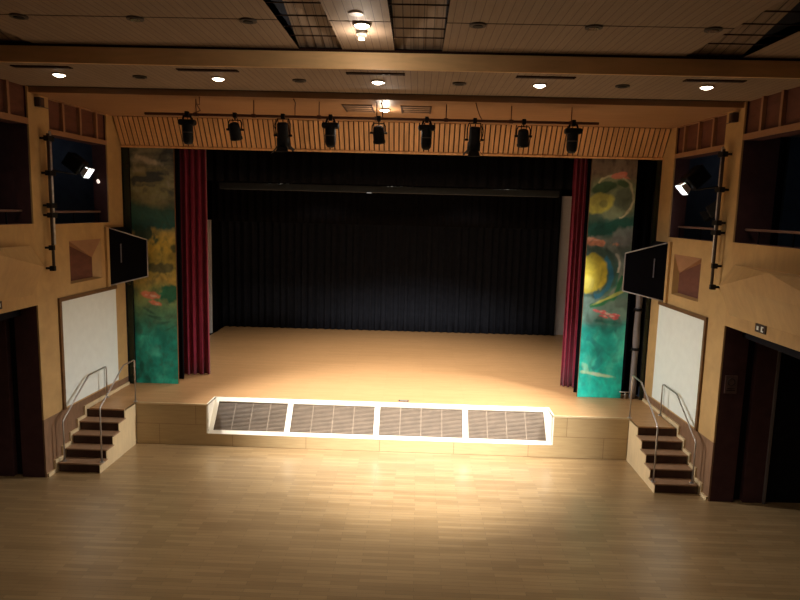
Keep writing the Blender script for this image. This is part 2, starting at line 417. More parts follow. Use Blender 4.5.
# recess cheeks and inclined vent with four grilles
for x0, x1 in ((NX0-0.03, NX0), (NX1, NX1+0.03)):
    mb = MB()
    v = [(x0, 0, NZ), (x1, 0, NZ), (x1, 0, H+.004), (x0, 0, H+.004), (x0, NY, H+.004), (x1, NY, H+.004)]
    mb.face([v[0], v[3], v[4]]); mb.face([v[1], v[5], v[2]]); mb.face([v[0], v[1], v[2], v[3]]); mb.face([v[3], v[2], v[5], v[4]]); mb.face([v[0], v[4], v[5], v[1]])
    mb.build('cheek', M_VENTW, st)
bt = Vector((0, 0.0, NZ)); tp = Vector((0, NY, H)); dv = (tp-bt); L = dv.length; du = dv.normalized(); nn = Vector((0, -du.z, du.y))
def IP(x, s, o=0.0): return Vector((x, 0, 0)) + bt + du*s + nn*o
def ibar(mb, x0, x1, s0, s1, o0, o1, m=None):
    mb.hexa([IP(x0, s0, o0), IP(x1, s0, o0), IP(x1, s0, o1), IP(x0, s0, o1), IP(x0, s1, o0), IP(x1, s1, o0), IP(x1, s1, o1), IP(x0, s1, o1)], m)
mb = MB()
ibar(mb, NX0, NX1, 0, 0.085, -0.04, 0.0); ibar(mb, NX0, NX1, L-0.10, L, -0.04, 0.0)
mids = [(-2.14, -2.04), (-0.27, -0.15), (1.74, 1.84)]
mids = [(NX0, NX0+0.09), (-2.02, -1.91), (-0.14, -0.03), (1.74, 1.85), (NX1-0.09, NX1)]
for a, b in mids: ibar(mb, a, b, 0.085, L-0.10, -0.04, 0.0)
vf = mb.build('vent_frame', M_VENTW, st)
M_GRB = flat('grille_bronze', (0.07, 0.045, 0.03), 0.5, var=0.25, nscale=3)
M_GRL = flat('grille_bar', (0.24, 0.18, 0.125), 0.45)
for k in range(4):
    a, b = mids[k][1], mids[k+1][0]
    mb = MB()
    ibar(mb, a, b, 0.085, L-0.10, -0.06, -0.045, M_GRB)
    s = 0.10
    while s < L-0.11:
        ibar(mb, a, b, s, s+0.011, -0.043, -0.022, M_GRL); s += 0.030
    for j in range(1, 4):
        x = a+(b-a)*j/4; ibar(mb, x-0.007, x+0.007, 0.085, L-0.10, -0.022, -0.016, M_GRL)
    mb.build('vent_grille', None, vf)

so = MB(); so.box(0.36, 0.58, 0.66, 0.74, H, H+0.012, M_GREY); so.box(0.39, 0.55, 0.675, 0.725, H+0.012, H+0.018, M_STEEL)
tag(so.build('floor_socket'), 'small flat metal socket plate in the stage floor behind the centre grilles', 'floor socket')

# ------------------------------------------------------------------ stairs and handrails
for sd in (-1, 1):
    t = thing('stage_stairs', ('short wooden stair with dark risers at the %s end of the stage' % SN[sd]), 'stairs', (sd*5.5, -1.58, 0), 'stairs up to the stage')
    tr = 0.27; rz = 0.18
    XI, XO = A+0.012, 5.93       # inner (centre side), outer (wall side)
    for k in range(5):
        y = -1.58 + tr*k; z = rz*k
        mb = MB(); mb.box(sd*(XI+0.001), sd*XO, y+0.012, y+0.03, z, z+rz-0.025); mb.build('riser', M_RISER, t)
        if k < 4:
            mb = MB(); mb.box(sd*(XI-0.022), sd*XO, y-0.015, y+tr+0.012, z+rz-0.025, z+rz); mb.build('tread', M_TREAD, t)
    # stringer on the hall side, stepped profile
    mb = MB(); prof = [(-1.60, 0.0)]
    for k in range(5):
        y = -1.58+tr*k-0.02; prof += [(y, rz*(k+1)-0.012 if k < 4 else H-0.002)]
        prof += [(y+tr if k < 4 else 0.0, rz*(k+1)-0.012 if k < 4 else H-0.002)]
    prof += [(0.0, 0.0)]
    pts = []
    for q in prof:
        if not pts or (abs(pts[-1][0]-q[0])+abs(pts[-1][1]-q[1])) > 1e-4: pts.append(q)
    def prism(mb, pts, x0, x1):
        a = [mb.bm.verts.new((x0, y, z)) for y, z in pts]; b = [mb.bm.verts.new((x1, y, z)) for y, z in pts]
        mb.bm.faces.new(a); mb.bm.faces.new(list(reversed(b)))
        for i in range(len(pts)):
            j = (i+1) % len(pts); mb.bm.faces.new([a[i], b[i], b[j], a[j]])
    prism(mb, pts, sd*A, sd*XI); mb.build('stringer', M_STRING, t)
    # stepped skirting against the wall
    mb = MB()
    pts2 = [(-1.70, 0.0), (-1.70, 0.09)]
    for k in range(5):
        y = -1.58+tr*k-0.06; pts2 += [(y, pts2[-1][1]), (y, rz*(k+1)+0.07)]
    pts2 += [(1.30, H+0.07), (1.30, H), (-0.50, H)]
    for k in range(4, 0, -1):
        y = -1.58+tr*k; pts2 += [(y, rz*k)] if k == 4 else [(y+tr, rz*k), (y, rz*k)]
    pts2 = [(-1.70, 0.0), (-1.70, 0.09)]
    y = -1.64
    for k in range(5):
        pts2 += [(-1.64+tr*k, 0.09+rz*k), (-1.64+tr*k, 0.07+rz*(k+1))]
        if k < 4: pts2 += [(-1.64+tr*(k+1), 0.07+rz*(k+1))]
    # simple: stepped polygon down to floor
    P2 = [(-1.84, 0.0), (-1.84, 0.07), (-1.64, 0.07)]
    for k in range(5):
        P2 += [(-1.64+tr*k, rz*(k+1)+0.06)]
        P2 += [(-1.64+tr*(k+1) if k < 4 else 1.32, rz*(k+1)+0.06)]
    P2 += [(1.32, 0.0)]
    a = []; b = []
    for (yy, zz) in P2:
        a.append(mb.bm.verts.new((wx(sd, yy, -0.002), yy, zz))); b.append(mb.bm.verts.new((wx(sd, yy, -0.035), yy, zz)))
    mb.bm.faces.new(b)
    for i in range(len(P2)):
        j = (i+1) % len(P2); mb.bm.faces.new([a[i], b[i], b[j], a[j]])
    mb.build('wall_skirting', M_STRING, t)
    for inner in (True, False):
        X = sd*5.15 if inner else sd*5.86
        lab = ('bent steel handrail on the %s side of the %s stage stair' % ('open' if inner else 'wall', SN[sd]))
        h = thing('handrail', lab, 'handrail', (X, -1.5, rz), 'steel handrails of the stage stairs')
        top = 1.80 if inner else 1.58
        low = 1.25 if inner else 0.98
        yb = -1.50; ye = 0.03 if inner else 0.26
        mb = MB()
        pts = [(X, yb, rz)] + [(X, yb, low-0.04), (X, yb+0.02, low-0.01), (X, yb+0.06, low+0.02)] + [(X, -0.54, top-0.03), (X, -0.50, top-0.008), (X, -0.45, top)] + [(X, ye-0.05, top), (X, ye-0.01, top-0.012), (X, ye, top-0.05), (X, ye, H)]
        mb.tube(pts, 0.015, 10, M_STEEL); mb.build('rail', M_STEEL, h)
        mb = MB(); mb.tube([(X, yb, rz), (X, yb, rz+0.012)], 0.045, 14); mb.build('base_flange', M_STEEL, h)
        mb = MB(); mb.tube([(X, ye, H), (X, ye, H+0.012)], 0.045, 14); mb.build('base_flange', M_STEEL, h)

# ------------------------------------------------------------------ white wall panels
for sd in (-1, 1):
    t = thing('wall_panel', 'large white panel in a thin brown frame on the %s wall beside the stair' % SN[sd], 'wall panel', (wx(sd, -0.2), -0.2, 2.1), 'white wall panels')
    y0, y1, z0, z1 = -1.20, 0.86, 1.13, 3.17
    mb = MB(); wbox(mb, sd, y0, y1, z0, z1, -0.02, -0.002); mb.build('panel_face', M_WHITEP, t)
    mb = MB()
    wbox(mb, sd, y0-0.07, y0, z0-0.03, z1+0.07, -0.04, -0.002); wbox(mb, sd, y0, y1+0.03, z1, z1+0.07, -0.04, -0.002)
    mb.build('panel_frame', M_FRAMEB, t)

# ------------------------------------------------------------------ corner loudspeakers
for sd in (-1, 1):
    t = thing('loudspeaker', 'black trapezoid corner loudspeaker with pale edge beside the %s painting' % SN[sd], 'loudspeaker', (sd*5.7, 1.1, 3.9), 'corner loudspeakers')
    a0 = Vector((wx(sd, 0.62, -0.02), 0.62, 0)); b0 = Vector((sd*(5.36 if sd < 0 else 5.17), 1.32 if sd < 0 else 1.12, 0))
    c0 = Vector((sd*5.60, 1.36, 0)); d0 = Vector((wx(sd, 1.30, -0.02), 1.34, 0))
    zb = (3.27, 3.41); zt = (4.50, 4.23)
    def P3(v, z): return Vector((v.x, v.y, z))
    mb = MB()
    ring = [(a0, zb[0], zt[0]), (b0, zb[1], zt[1]), (c0, zb[1], zt[1]), (d0, zb[0], zt[0])]
    mb.hexa([P3(v, z) for v, z, _ in ring] + [P3(v, z) for v, _, z in ring]); mb.build('cabinet', M_BLACK, t)
    # frame around the face
    A0, B0, B1, A1 = P3(a0, zb[0]), P3(b0, zb[1]), P3(b0, zt[1]), P3(a0, zt[0])
    nf = (B0-A0).cross(A1-A0).normalized()
    if nf.y > 0: nf = -nf
    ctr = (A0+B0+B1+A1)/4
    mb = MB()
    cs = [A0, B0, B1, A1]
    for i in range(4):
        p, q = cs[i]+nf*0.012, cs[(i+1) % 4]+nf*0.012
        mb.tube([p, q], 0.013, 6)
    mb.build('edge_trim', flat('trim_grey_'+SN[sd], (0.42, 0.38, 0.36), 0.5), t)
    ins = [c + (ctr-c)*0.03 + nf*0.012 for c in cs]
    mb = MB(); mb.face(ins); mb.face([p-nf*0.01 for p in ins])
    mb.hexa([ins[0]-nf*.01, ins[1]-nf*.01, ins[1], ins[0], ins[3]-nf*.01, ins[2]-nf*.01, ins[2], ins[3]]); mb.build('speaker_grille', M_GRILLE, t)
    # little vertical name strip
    ux = (B0-A0).normalized()
    s0 = A0 + ux*0.26 + nf*0.03 + Vector((0, 0, 0.52)); mb = MB()
    mb.obox(s0 + Vector((0, 0, 0.12)), ux*0.012, Vector((0, 0, 0.2)), nf*0.006); mb.build('badge_strip', flat('badge_'+SN[sd], (0.12, 0.11, 0.13), 0.4), t)
    # wall bracket post between cabinet and wall
    mb = MB(); wbox(mb, sd, 0.50, 0.60, 3.25, 4.52, -0.05, 0.0); mb.build('mounting_board', M_PLY, t)
    if sd: pass

# ------------------------------------------------------------------ acoustic relief on the near balcony fronts
for sd in (-1, 1):
    def W2(y, z, o): return Vector((wx(sd, y, -o), y, z))
    t = thing('acoustic_relief', 'faceted plywood relief on the %s balcony front' % SN[sd], 'acoustic panel', (wx(sd, -3), -3, 3.8), 'faceted balcony panels')
    Aq, Bq, Cq, Fq, Eq, Dq = W2(-1.98, 4.26, 0.002), W2(-3.57, 4.27, .34), W2(-1.98, 3.90, .22), W2(-1.98, 3.40, .002), W2(-3.2, 3.41, .002), W2(-3.2, 3.89, .22)
    B_ = W2(-3.57, 4.27, .002)
    mb = MB()
    for f in ([Aq, Bq, Cq], [Cq, Bq, Dq], [Cq, Dq, Eq, Fq], [Aq, Cq, Fq], [Aq, B_, Bq]): mb.face(f)
    mb.build('facet_panel', M_PLYH, t)
    G, J, I = W2(-5.2, 4.26, .002), W2(-5.2, 3.86, .24), W2(-5.2, 3.41, .002)
    mb = MB()
    for f in ([Bq, B_, G], [Bq, G, J, Dq], [Dq, J, I, Eq], [G, I, J]): mb.face(f)
    mb.build('facet_panel', M_PLYH, t)

# ------------------------------------------------------------------ small wall fittings
for sd in (-1, 1):
    t = thing('sign_plate', 'tiny dark double plate with two white marks low on the %s balcony front' % SN[sd], 'sign', (wx(sd, -2.96), -2.96, 3.35), 'small plates on the balcony fronts')
    mb = MB(); wbox(mb, sd, -3.10, -2.82, 3.28, 3.41, -0.02, -0.002); mb.build('plate', M_PLATE, t)
    mb = MB(); wbox(mb, sd, -2.92, -2.87, 3.315, 3.375, -0.026, -0.02); mb.build('mark', M_WHITEP, t)
    mb = MB(); wbox(mb, sd, -3.02, -2.99, 3.30, 3.385, -0.026, -0.02); wbox(mb, sd, -3.05, -3.02, 3.30, 3.32, -0.026, -0.02); wbox(mb, sd, -3.05, -3.02, 3.365, 3.385, -0.026, -0.02); mb.build('mark', M_WHITEP, t)
    t = thing('wall_box', 'small dark square device with a cable at the top of the %s pillar' % SN[sd], 'wall device', (wx(sd, -1.6, 0), -1.6, 6.72), 'devices on the pillars')
    mb = MB(); wbox(mb, sd, -1.68, -1.54, 6.64, 6.80, -0.10, -0.002); mb.build('housing', M_PLATE, t, 0.008)
    mb = MB(); wbox(mb, sd, -1.65, -1.57, 6.67, 6.77, -0.108, -0.10); mb.build('front_plate', flat('wb_'+SN[sd], (0.09, 0.04, 0.025)), t)
    mb = MB(); mb.tube([(wx(sd, -1.54, -.03), -1.54, 6.70), (wx(sd, -1.45, -.01), -1.45, 6.66), (wx(sd, -1.28, -.008), -1.28, 6.66)], 0.007, 6); mb.build('cable', M_PLATE, t)
t = thing('wall_sign', 'small square sign with a dark ring on the maroon wall by the right doorway', 'sign', (6.205, -1.87, 2.13))
mb = MB(); mb.box(6.10, 6.31, -1.885, -1.862, 2.0, 2.32); mb.build('sign_face', M_SIGN, t)
mb = MB()
pts = [(6.205+0.06*math.cos(a*math.pi/10), -1.888, 2.21+0.06*math.sin(a*math.pi/10)) for a in range(21)]
mb.tube(pts, 0.010, 6); mb.build('ring_symbol', M_PLATE, t)
mb = MB(); mb.box(6.13, 6.28, -1.888, -1.885, 2.05, 2.07); mb.box(6.14, 6.27, -1.888, -1.885, 2.085, 2.10); mb.build('text_line', M_PLATE, t)

# ------------------------------------------------------------------ rails in the window and balcony openings
M_RAIL = flat('rail_paint', (0.22, 0.13, 0.10), 0.4)
for sd in (-1, 1):
    for (y0, y1, nm, z) in ((-1.27, 0.74, 'window bay', 4.83), (-9.0, -1.86, 'open balcony', 4.85)):
        t = thing('guard_rail', 'slim guard rail in the %s %s' % (SN[sd], nm), 'guard rail', (wx(sd, y1, .2), (y0+y1)/2, 4.61), 'guard rails in the openings')
        mb = MB(); mb.tube([(wx(sd, y0, .2), y0, z), (wx(sd, y1, .2), y1, z)], 0.022, 8); mb.build('top_rail', M_RAIL, t)
        yy = y1 - 0.06 - (0.35 if nm != 'window bay' else 0.0); 
        while yy > y0:
            mb = MB(); mb.box(wx(sd, yy, .19), wx(sd, yy, .21), yy-0.01, yy+0.01, 4.60, z-.015); mb.build('post', M_DARK, t); yy -= 0.93

# ------------------------------------------------------------------ paintings
def fbm(x, y, o=4, s=0.0): return noise.fractal(Vector((x, y, s)), 0.9, 2.0, o)
def mixc(a, b, t): t = max(0, min(1, t)); return tuple(a[i]*(1-t)+b[i]*t for i in range(3))
def blob(u, v, cu, cv, ru, rv, ang=0, soft=0.35, wob=0.25, seed=0):
    du_, dv_ = (u-cu), (v-cv)*5.7
    c, s = math.cos(ang), math.sin(ang); x = (du_*c+dv_*s)/ru; y = (-du_*s+dv_*c)/(rv*5.7)
    r = math.sqrt(x*x+y*y) + wob*fbm(u*5, v*20, 3, seed)
    return max(0, min(1, (1+soft/2-r)/soft))
def arc(u, v, cu, cv, R, wdt, a0, a1, seed=0):
    x, y = (u-cu), (v-cv)*5.7; r = math.hypot(x, y); a = math.atan2(y, x)
    if not (a0 <= a <= a1): return 0
    r += 0.05*fbm(u*4, v*16, 3, seed)
    return max(0, min(1, (wdt-abs(r-R))/(wdt*0.5)))
def grad(stops, v):
    for i in range(len(stops)-1):
        if v <= stops[i+1][0]:
            t = (v-stops[i][0])/(stops[i+1][0]-stops[i][0]); return mixc(stops[i][1], stops[i+1][1], t)
    return stops[-1][1]
def brush(c, u, v, sd_):
    a = fbm(u*1.8+1.2*fbm(u*1.5, v*6, 3, sd_), v*9, 4, sd_+3); b = fbm(u*14, v*55, 3, sd_+9)
    g = 1.6*(1+0.55*a+0.10*b)
    return tuple(min(0.95, max(0, q*g)) for q in c)
def paintL(u, v):
    n1 = fbm(u*2.5, v*9, 5, 1.0); n2 = fbm(u*7, v*30, 4, 5.0)
    vv = v + 0.025*n1
    c = grad([(0, (.10, .11, .09)), (.10, (.13, .14, .10)), (.17, (.20, .19, .09)), (.25, (.22, .22, .10)), (.285, (.03, .09, .06)), (.365, (.02, .09, .07)), (.385, (.35, .26, .07)), (.44, (.50, .36, .06)), (.53, (.42, .32, .07)), (.58, (.45, .33, .08)), (.62, (.24, .28, .09)), (.70, (.10, .24, .12)), (.76, (.03, .18, .12)), (.82, (.01, .27, .22)), (1, (.01, .33, .27))], vv)
    n3 = fbm(u*1.6+0.8*fbm(u*2, v*8, 3, 61.0), v*22, 5, 63.0)
    c = mixc(c, (.035, .045, .045), 0.95*max(0, min(1, n3*1.9+0.15))*max(0, min(1, (.30-v)*12)))
    c = mixc(c, (.34, .32, .22), 0.75*max(0, min(1, -n3*1.6-0.15))*max(0, min(1, (.29-v)*12)))
    c = mixc(c, (.05, .08, .05), 0.5*max(0, min(1, n2*1.6-0.1))*(1 if v > .30 else 0))
    c = mixc(c, (.50, .46, .34), 0.8*blob(u, v, .45, .105, .28, .010, .25, .8, .9, 2))
    c = mixc(c, (.26, .27, .18), 0.6*blob(u, v, .7, .045, .3, .02, -.2, .8, .8, 3))
    c = mixc(c, (.02, .06, .04), 0.9*blob(u, v, .30, .40, .24, .035, .2, .4, .9, 4))
    c = mixc(c, (.06, .08, .05), 0.8*blob(u, v, .62, .525, .45, .018, 0, .5, .8, 5))
    c = mixc(c, (.02, .05, .03), 0.8*blob(u, v, .95, .44, .1, .02, 0, .6, .8, 5.5))
    c = mixc(c, (.01, .13, .07), 0.95*blob(u, v, .88, .625, .35, .032, 0, .3, .4, 6))
    for cu, cv, ru, rv in ((.42, .635, .20, .012), (.52, .668, .12, .008), (.27, .632, .09, .006)):
        c = mixc(c, (.62, .20, .12), 0.95*blob(u, v, cu, cv, ru, rv, .15, .4, .9, 7+cu))
        c = mixc(c, (.75, .50, .38), 0.8*blob(u, v, cu+.02, cv+.003, ru*.4, rv*.4, .15, .5, .9, 8+cu))
    for k in range(6):
        c = mixc(c, (.02, .09, .06), 0.7*blob(u, v, .35+.09*k, .70+.012*k+.012*(k % 2), .16, .0045, .5-.2*k, .8, .8, 10+k))
    c = mixc(c, (.00, .10, .07), 0.8*blob(u, v, .14, .93, .04, .02, 0, .5, .5, 20))
    c = mixc(c, (.06, .48, .38), 0.9*min(1, 1.6*max(0, n1))*(1 if v > .8 else 0))
    c = mixc(c, (.0, .14, .11), 0.9*min(1, 1.5*max(0, -n1))*(1 if v > .75 else 0))
    return brush(c, u, v, 90.0)
def paintR(u, v):
    n1 = fbm(u*2.5, v*9, 5, 31.0); n2 = fbm(u*7, v*30, 4, 35.0)
    vv = v + 0.02*n1
    c = grad([(0, (.17, .145, .11)), (.10, (.20, .16, .12)), (.15, (.15, .17, .11)), (.27, (.08, .15, .11)), (.30, (.02, .10, .08)), (.34, (.02, .13, .11)), (.37, (.18, .21, .17)), (.45, (.08, .14, .12)), (.55, (.04, .20, .15)), (.60, (.14, .23, .20)), (.68, (.12, .24, .21)), (.715, (.01, .30, .27)), (.80, (.01, .40, .35)), (1, (.01, .44, .37))], vv)
    c = mixc(c, (.09, .07, .06), 0.7*max(0, n2*1.5)*(1 if v < .14 else .2))
    # upper swirl
    c = mixc(c, (.20, .26, .15), 0.95*blob(u, v, .52, .20, .56, .080, -.1, .15, .12, 40))
    c = mixc(c, (.10, .14, .10), 0.9*blob(u, v, .75, .205, .22, .045, -.2, .3, .3, 43))
    c = mixc(c, (.04, .10, .05), 0.95*blob(u, v, .28, .165, .34, .022, -.35, .25, .3, 41))
    c = mixc(c, (.05, .12, .05), 0.9*blob(u, v, .68, .145, .14, .012, .3, .3, .4, 41.5))
    c = mixc(c, (.46, .46, .10), 0.95*blob(u, v, .22, .225, .32, .038, -.35, .2, .15, 42))
    c = mixc(c, (.20, .22, .07), 0.7*blob(u, v, .30, .225, .10, .015, -.35, .4, .3, 42.5))
    c = mixc(c, (.50, .50, .34), 0.8*arc(u, v, .50, .200, .47, .030, -2.4, 1.2, 44))
    c = mixc(c, (.66, .17, .12), 0.9*blob(u, v, .62, .115, .16, .008, -.2, .4, .9, 45))
    c = mixc(c, (.60, .22, .16), 0.8*blob(u, v, .80, .125, .09, .006, .4, .4, .9, 45.5))
    c = mixc(c, (.01, .08, .06), 0.9*blob(u, v, .55, .315, .60, .022, -.35, .3, .3, 45.8))
    c = mixc(c, (.22, .24, .22), 0.8*blob(u, v, .80, .35, .30, .035, -.2, .4, .4, 45.9))
    # salmon stroke, yellow core, arcs
    c = mixc(c, (.22, .26, .22), 0.95*arc(u, v, .10, .495, .74, .10, -1.6, .9, 48))
    c = mixc(c, (.05, .11, .09), 0.9*blob(u, v, .15, .490, .58, .100, 0, .12, .15, 47))
    c = mixc(c, (.03, .16, .26), 0.95*arc(u, v, .10, .505, .50, .08, -.9, 1.3, 49))
    c = mixc(c, (.01, .17, .06), 0.9*arc(u, v, .10, .490, .78, .07, .1, 1.5, 50))
    c = mixc(c, (.60, .60, .50), 0.85*arc(u, v, .10, .470, .66, .03, -.5, .2, 51))
    c = mixc(c, (.44, .37, .04), 0.98*blob(u, v, .14, .500, .36, .078, .1, .12, .12, 52))
    c = mixc(c, (.44, .40, .10), 0.6*blob(u, v, .05, .54, .16, .03, .1, .5, .4, 52.5))
    c = mixc(c, (.46, .52, .14), 0.85*blob(u, v, .62, .588, .45, .006, -.45, .5, .4, 53))
    c = mixc(c, (.64, .27, .16), 0.95*blob(u, v, .25, .375, .34, .012, .1, .3, .8, 46))
    c = mixc(c, (.70, .42, .30), 0.8*blob(u, v, .15, .365, .14, .005, .1, .4, .8, 46.5))
    # pink fish
    for cu, cv, ru, rv in ((.42, .650, .13, .006), (.56, .658, .12, .005), (.68, .668, .10, .005), (.50, .668, .09, .004), (.32, .645, .08, .004), (.76, .660, .06, .003)):
        c = mixc(c, (.62, .13, .14), 0.95*blob(u, v, cu, cv, ru, rv, .2, .4, 1.0, 54+cu))
        c = mixc(c, (.70, .48, .42), 0.8*blob(u, v, cu, cv-.002, ru*.4, rv*.5, .2, .6, 1.0, 56+cu))
    c = mixc(c, (.01, .18, .15), 0.8*blob(u, v, .6, .69, .28, .007, .1, .6, .6, 58))
    # turquoise water
    if v > .7:
        c = mixc(c, (.08, .55, .45), 0.7*min(1, 1.5*max(0, n1))); c = mixc(c, (.0, .25, .23), 0.6*min(1, 1.5*max(0, -n1)))
        c = mixc(c, (.01, .24, .24), 0.75*arc(u, v, .05, .83, .42, .09, -1.4, .9, 59))
        c = mixc(c, (.42, .60, .38), 0.8*blob(u, v, .45, .905, .38, .007, .15, .6, .6, 60))
        c = mixc(c, (.30, .62, .44), 0.6*blob(u, v, .15, .88, .12, .01, 1.0, .6, .6, 61))
    return brush(c, u, v, 80.0)
mp_, ntp, bp = new_mat('painted_canvas')
at_ = nd(ntp, 'ShaderNodeAttribute'); at_.attribute_name = 'paint'; ntp.links.new(at_.outputs['Color'], bp.inputs['Base Color']); bp.inputs['Roughness'].default_value = 0.55
def painting(x0, x1, y, z0, z1, fn, label, side):
    t = thing('painting', label, 'painting', ((x0+x1)/2, y+0.03, z0), 'tall painted panels')
    nx, nz = 70, 340
    me = bpy.data.meshes.new('canvas'); vs = []; fs = []; cs = []
    for j in range(nz+1):
        for i in range(nx+1):
            u, v = i/nx, 1-j/nz
            vs.append((x0+(x1-x0)*u-t.location.x, y-t.location.y, z0+(z1-z0)*j/nz-t.location.z)); cs.append((*[max(0, q) for q in fn(u, v)], 1))
    for j in range(nz):
        for i in range(nx):
            a = j*(nx+1)+i; fs.append((a, a+1, a+nx+2, a+nx+1))
    me.from_pydata(vs, [], fs); ca = me.color_attributes.new('paint', 'FLOAT_COLOR', 'POINT')
    ca.data.foreach_set('color', [q for c in cs for q in c])
    me.materials.append(mp_); o = bpy.data.objects.new('canvas', me); COL.objects.link(o); o.parent = t
    mb = MB(); mb.box(x0, x1, y+0.003, y+0.06, z0, z1); mb.build('stretcher', M_FRAMEB, t)
painting(-5.75, -4.77, 1.47, H+0.004, 6.9-0.35, paintL, 'tall painting with grey clouds, yellow middle and teal base, left of the stage', -1)
painting(4.42, 5.40, 1.47, H+0.004, 6.9-0.35, paintR, 'tall painting with swirling yellow rings and turquoise base, right of the stage', 1)

# ------------------------------------------------------------------ curtains
def drape(name, pts, z0, z1, folds, amp, m, label, cat, group=None, flare=0.0, top_squeeze=0.0, seed=0, thick=0.012):
    """hanging cloth along a plan polyline pts [(x,y),...] with vertical folds"""
    rnd = random.Random(seed)
    (xa, ya), (xb, yb) = pts
    Lx, Ly = xb-xa, yb-ya; LL = math.hypot(Lx, Ly); nx_, ny_ = -Ly/LL, Lx/LL
    nu = max(24, int(folds*10)); nv = 10
    ph = [rnd.uniform(-0.6, 0.6) for _ in range(int(folds)+2)]
    me = bpy.data.meshes.new(name); vs = []; fs = []
    for j in range(nv+1):
        v = j/nv; z = z0+(z1-z0)*v
        for i in range(nu+1):
            u = i/nu; k = int(u*folds); p = ph[k]*(1-(u*folds-k)) + ph[k+1]*(u*folds-k)
            a = amp*(1-0.35*v)*(math.sin(2*math.pi*folds*u+p+0.4*math.sin(3*v+p*4)) + 0.35*math.sin(2*math.pi*folds*2.3*u+p*5))
            uu_ = 0.5+(u-0.5)*(1+flare*(1-v)-top_squeeze*v)
            vs.append((xa+Lx*uu_+nx_*a, ya+Ly*uu_+ny_*a, z))
    for j in range(nv):
        for i in range(nu):
            a = j*(nu+1)+i; fs.append((a, a+1, a+nu+2, a+nu+1))
    c = Vector((xa+Lx/2, ya+Ly/2, z0)); vs = [(q[0]-c.x, q[1]-c.y, q[2]-c.z) for q in vs]
    me.from_pydata(vs, [], fs); me.materials.append(m)
    for p in me.polygons: p.use_smooth = True
    o = bpy.data.objects.new(name, me); COL.objects.link(o); o.location = c
    sm = o.modifiers.new('thickness', 'SOLIDIFY'); sm.thickness = thick
    return tag(o, label, cat, group)
drape('back_curtain', (-6.1, 8.85) and [(-6.1, 8.85), (5.42, 8.95)], H+0.01, 7.6, 46, 0.045, M_CLOTHB, 'wide pleated black curtain closing the back of the stage', 'curtain', seed=3)
drape('border_curtain', [(-6.5, 2.9), (6.5, 2.9)], 5.62, 8.6, 50, 0.03, M_CLOTH, 'black valance high across the stage behind the slatted fascia', 'curtain', 'black stage valances', seed=4)
drape('border_curtain', [(-5.6, 6.9), (4.95, 6.9)], 4.55, 8.4, 44, 0.03, M_CLOTH, 'black valance hanging deep in the stage before the back curtain', 'curtain', 'black stage valances', seed=5)
drape('wing_curtain', [(-5.86, 7.72), (-5.97, 8.62)], H+0.01, 8.0, 4, 0.05, M_CLOTH, 'black wing curtain at the rear left of the stage', 'curtain', 'black wing curtains', seed=6)
drape('wing_curtain', [(-5.6, 3.1), (-4.62, 3.1)], H+0.01, 8.0, 5, 0.04, M_CLOTH, 'black wing curtain just behind the left red curtain', 'curtain', 'black wing curtains', seed=7)
drape('wing_curtain', [(4.50, 3.1), (5.6, 3.1)], H+0.01, 8.0, 5, 0.04, M_CLOTH, 'black wing curtain just behind the right red curtain', 'curtain', 'black wing curtains', seed=8)
drape('wing_curtain', [(-4.96, 1.85), (-4.80, 1.95)], H+0.01, 7.5, 1, 0.03, M_CLOTH, 'narrow black drape between the left painting and the left red curtain', 'curtain', 'black wing curtains', seed=9)
drape('wing_curtain', [(4.42, 1.80), (5.9, 1.80)], H+0.01, 7.5, 6, 0.03, M_CLOTH, 'black drape behind the right painting and the grey cloth bundle', 'curtain', 'black wing curtains', seed=19)
drape('wing_curtain', [(-5.9, 1.80), (-4.9, 1.80)], H+0.01, 7.5, 5, 0.03, M_CLOTH, 'black drape behind the left painting', 'curtain', 'black wing curtains', seed=20)
drape('red_curtain', [(-4.92, 2.30), (-4.36, 2.45)], H+0.015, 7.4, 4, 0.055, M_VELVET, 'dark red velvet curtain gathered beside the left painting', 'curtain', 'red velvet stage curtains', flare=0.08, seed=11)
drape('red_curtain', [(4.24, 2.35), (4.62, 2.25)], H+0.015, 7.4, 4, 0.05, M_VELVET, 'dark red velvet curtain gathered beside the right painting', 'curtain', 'red velvet stage curtains', flare=0.05, seed=12)

# grey lighting trough behind the valance
t = thing('stage_beam', 'long dim grey metal trough hanging across the stage under the black valance', 'beam', (-0.1, 3.5, 5.5))
mb = MB(); mb.box(-4.34, 4.16, 3.40, 3.75, 5.44, 5.60); mb.build('trough', M_GREY, t, 0.01)
for x in (-3.6, -1.2, 1.2, 3.6):
    mb = MB(); mb.tube([(x, 3.58, 5.60), (x, 3.58, 9.0)], 0.008, 6); mb.build('suspension_wire', M_BLACK, t)
mb = MB(); mb.tube([(-0.58, 3.5, 5.44), (-0.58, 3.5, 5.425)], 0.06, 16); mb.build('small_lamp', emit('dim_glow', (0.8, 0.9, 1.0), 0.25), t)

# grey cloth bundle tied beside the right painting
t = thing('cloth_bundle', 'tall rolled grey cloth tied with black straps beside the right painting', 'rolled cloth', (5.68, 1.55, H))
mb = MB()
rn = random.Random(4); pts = []; rs = []
for k in range(25):
    z = H + (3.9-H)*k/24; pts.append((5.67+0.006*math.sin(k*0.8), 1.52, z)); rs.append(0.075+0.010*math.sin(k*0.7)+rn.uniform(-.004, .004))
mb.tube(pts, rs, 14); mb.build('rolled_cloth', M_DRAPE, t)
for z in (2.05, 2.95):
    mb = MB(); mb.tube([(5.67, 1.52, z-0.03), (5.67, 1.52, z+0.03)], 0.105, 14); mb.build('strap', M_BLACK, t)
    mb = MB(); mb.tube([(5.60, 1.46, z), (5.52, 1.42, z-0.03)], 0.012, 6); mb.build('strap_end', M_BLACK, t)
mb = MB(); mb.box(5.79, 5.875, 1.385, 1.398, H, 6.3); struct(mb.build('trim_3', M_GLASSG))
